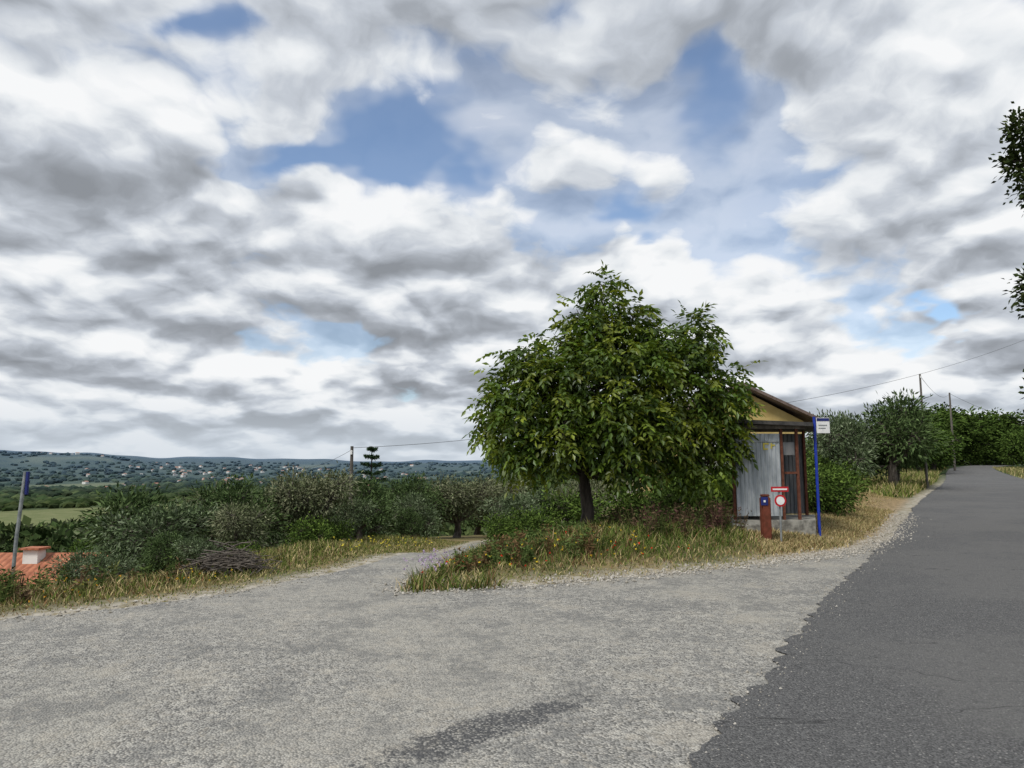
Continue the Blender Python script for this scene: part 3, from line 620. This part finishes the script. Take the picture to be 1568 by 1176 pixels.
# ------------------------------------------------------------------ poles, wires, brush pile
def upole(x,y,top,r,arm=True):
    z=H(x,y);e=empty('utility_pole',(x,y,z));rod('pole',[(x,y,z-.4),(x,y,(z+top)/2),(x,y,top)],[r*1.2,r,r*.8],M_wood,e)
    if arm:
        box('insulator',x-.03,x+.03,y-.09,y-.04,top-.25,top-.12,M_white,e,.008)
    return e
upole(-4.7,20.8,2.15,.055);upole(-12.3,40,1.6,.06);upole(53.6,86,10.4,.12);upole(23.9,41,6.9,.065);upole(86,118,9.5,.1,False)
z=H(-7.55,10.9);mp_=empty('metal_post',(-7.55,10.9,z))
rod('post',[(-7.55,10.9,z-.3),(-7.52,10.9,.5),(-7.46,10.9,1.5)],.027,M_steel,mp_)
box('blue_plate',-7.44,-7.40,10.88,10.92,1.15,1.5,M_navy,mp_,.004);box('bracket',-7.48,-7.44,10.89,10.91,1.3,1.34,M_steel,mp_)
M_wire=mat_noise('cable',(.04,.04,.04),(.07,.07,.07),5,.7,bstr=0)
def wire(a,b,sag,r=.008):
    a=np.array(a,float);b=np.array(b,float);t=np.linspace(0,1,24)[:,None];P=a*(1-t)+b*t;P[:,2]-=(4*sag*t*(1-t))[:,0]
    rod('overhead_cable',P,r,M_wire,None,4)
wire((-4.7,20.8,2.1),(9.0,31,5.0),.5,.006);wire((-4.7,20.8,2.05),(-12.3,40,1.5),.25,.006)
wire((11.5,30,4.2),(36,44,11),.6,.007);wire((53.6,86,10.3),(23.9,41,6.8),.8,.012);wire((53.6,86,10.3),(86,118,9.2),.6,.02)
mb=MB()
for k in range(210):
    c0=np.array([-4.25+random.gauss(0,.27),10.8+random.gauss(0,.2),0]);c0[2]=H(c0[0],c0[1])+abs(random.gauss(.12,.11))*math.exp(-((c0[0]+4.25)/.45)**2)+.04
    a=random.gauss(.25,.7);L=random.uniform(.25,.6);d=np.array([math.cos(a),math.sin(a)*.7,random.gauss(.06,.2)])*L
    tube(mb,[c0-d/2,c0+np.array([0,0,.03]),c0+d/2],[.012,.009,.004],4,0)
mb.obj('brush_pile',[M_bark])
# ------------------------------------------------------------------ sky
world=bpy.data.worlds.new("World");scene.world=world;world.use_nodes=True;nt=world.node_tree;nt.nodes.clear();g=NT(nt)
SUN_AZ,SUN_EL=math.radians(222),math.radians(52)
sky=g.node('ShaderNodeTexSky',sky_type='NISHITA');sky.sun_disc=False;sky.sun_elevation=SUN_EL;sky.sun_rotation=SUN_AZ
sky.air_density=1.;sky.dust_density=.3;sky.ozone_density=2.5
D=g.vmath('NORMALIZE',g.node('ShaderNodeTexCoord').outputs['Generated'])
sx=g.node('ShaderNodeSeparateXYZ');g.link(D,sx.inputs[0]);dx,dy,dz=sx.outputs
zc=g.math('ADD',g.math('MAXIMUM',dz,0.),.30)
cb=g.node('ShaderNodeCombineXYZ');g.link(g.math('DIVIDE',dx,zc),cb.inputs[0]);g.link(g.math('DIVIDE',dy,zc),cb.inputs[1]);P0=cb.outputs[0]
wn=g.noise(P0,2.2,4,.6,0,1,'2D');wv=g.vmath('SUBTRACT',wn,(.5,.5,.5))
P=g.vmath('ADD',P0,g.vmath('SCALE',wv,scale=.2))
def cloudn(vec):
    a=g.noise(vec,1.75,8,.55,0,0,'2D')
    b=g.vor(vec,2.9,'Distance','F1',2.,'2D')
    return g.math('SUBTRACT',g.math('MULTIPLY',a,.85),g.math('MULTIPLY',b,.34))
na_=cloudn(g.vmath('ADD',P,(3.7,1.9,0)))
nb_=cloudn(g.vmath('ADD',g.vmath('SCALE',P,scale=.95),(3.7,1.9,0)))
nbig=g.noise(g.vmath('ADD',P,(9,2,4)),1.0,3,.5,0,0,'2D')
yy=g.math('MAXIMUM',dy,.05)
qc=g.node('ShaderNodeCombineXYZ');g.link(g.math('DIVIDE',dx,yy),qc.inputs[0]);g.link(g.math('DIVIDE',dz,yy),qc.inputs[1])
Q=g.vmath('ADD',qc.outputs[0],g.vmath('MULTIPLY',wv,(.34,.26,0)))
def blobs(lst):
    tot=None
    for X_,Z_,rx,rz,a in lst:
        l=g.vmath('LENGTH',g.vmath('MULTIPLY',g.vmath('SUBTRACT',Q,(X_,Z_,0)),(1/rx,1/rz,0)))
        v=g.mr(l,0.,1.3,a,0.)
        tot=v if tot is None else g.math('ADD',tot,v)
    return tot
bc=blobs([(-.14,.50,.15,.12,-.30),(-.31,.425,.14,.04,-.22),(.25,.58,.07,.14,-.16),(.13,.39,.06,.035,-.16),(-.5,.68,.12,.04,-.16),(.68,.225,.13,.035,-.26),(.05,.66,.09,.06,-.1),(.52,.40,.25,.14,-.07),
          (-.55,.33,.3,.2,.16),(.03,.27,.28,.09,.14),(.5,.6,.25,.12,.08)])
bsd=blobs([(-.56,.36,.32,.12,-.30),(-.62,.20,.34,.06,-.12),(.03,.27,.30,.07,-.2),(-.12,.13,.22,.04,-.14),(.1,.62,.25,.08,-.08),(.5,.58,.3,.14,-.1),
           (-.42,.55,.24,.12,.18),(-.72,.64,.2,.1,.15),(-.22,.34,.10,.07,.30),(.075,.375,.12,.04,.28),(-.31,.13,.12,.028,.45),(.375,.265,.16,.05,.18),(.57,.14,.25,.08,.1)])
lowc=g.mr(dz,.0,.2,.22,0.)
dens=g.math('ADD',g.math('ADD',g.math('ADD',na_,.405),bc),lowc)
cover=g.mr(dens,.36,.54)
rel=g.math('MULTIPLY',g.math('SUBTRACT',na_,nb_),2.7)
sh=g.math('ADD',g.math('ADD',g.math('MULTIPLY',g.math('SUBTRACT',nbig,.5),.5),.65),rel)
sh=g.math('ADD',sh,bsd)
sh=g.math('ADD',sh,g.mr(dens,.40,.60,.18,-.02))
cc=g.ramp(sh,[(.0,(.27,.29,.32)),(.3,(.38,.41,.455)),(.56,(.56,.60,.66)),(.80,(.80,.83,.86)),(1.,(.93,.94,.95))])
hz_=g.mr(dz,.0,.12,.7,0.);cc=g.mix(hz_,cc,(.60,.67,.745))
b1=g.node('ShaderNodeBackground');g.link(sky.outputs[0],b1.inputs[0]);b1.inputs[1].default_value=.15
b2=g.node('ShaderNodeBackground');g.link(cc,b2.inputs[0]);b2.inputs[1].default_value=1.
fmin=g.mr(bc,-.16,.0,.06,.5);fac=g.math('MAXIMUM',cover,fmin);fac=g.math('MAXIMUM',fac,g.mr(dz,.02,.16,1.,0.))
mx=g.node('ShaderNodeMixShader');g.link(fac,mx.inputs[0]);g.link(b1.outputs[0],mx.inputs[1]);g.link(b2.outputs[0],mx.inputs[2])
o=g.node('ShaderNodeOutputWorld');g.link(mx.outputs[0],o.inputs[0])
sl=bpy.data.lights.new('sun','SUN');sl.energy=2.7;sl.angle=math.radians(13);sl.color=(1,.95,.86)
so=bpy.data.objects.new('sun',sl);sd=Vector((math.sin(SUN_AZ)*math.cos(SUN_EL),math.cos(SUN_AZ)*math.cos(SUN_EL),math.sin(SUN_EL)))
so.rotation_euler=sd.to_track_quat('Z','Y').to_euler();so.location=(0,0,20);link(so)
cd=bpy.data.cameras.new('camera');cd.lens=24.8;cd.sensor_width=36;cd.clip_end=20000;cd.clip_start=.05
co=bpy.data.objects.new('camera',cd);co.location=(0,0,1.6);co.rotation_euler=(math.radians(96.55),0,0);link(co);scene.camera=co
scene.view_settings.view_transform='Standard';scene.view_settings.look='None';scene.view_settings.exposure=0
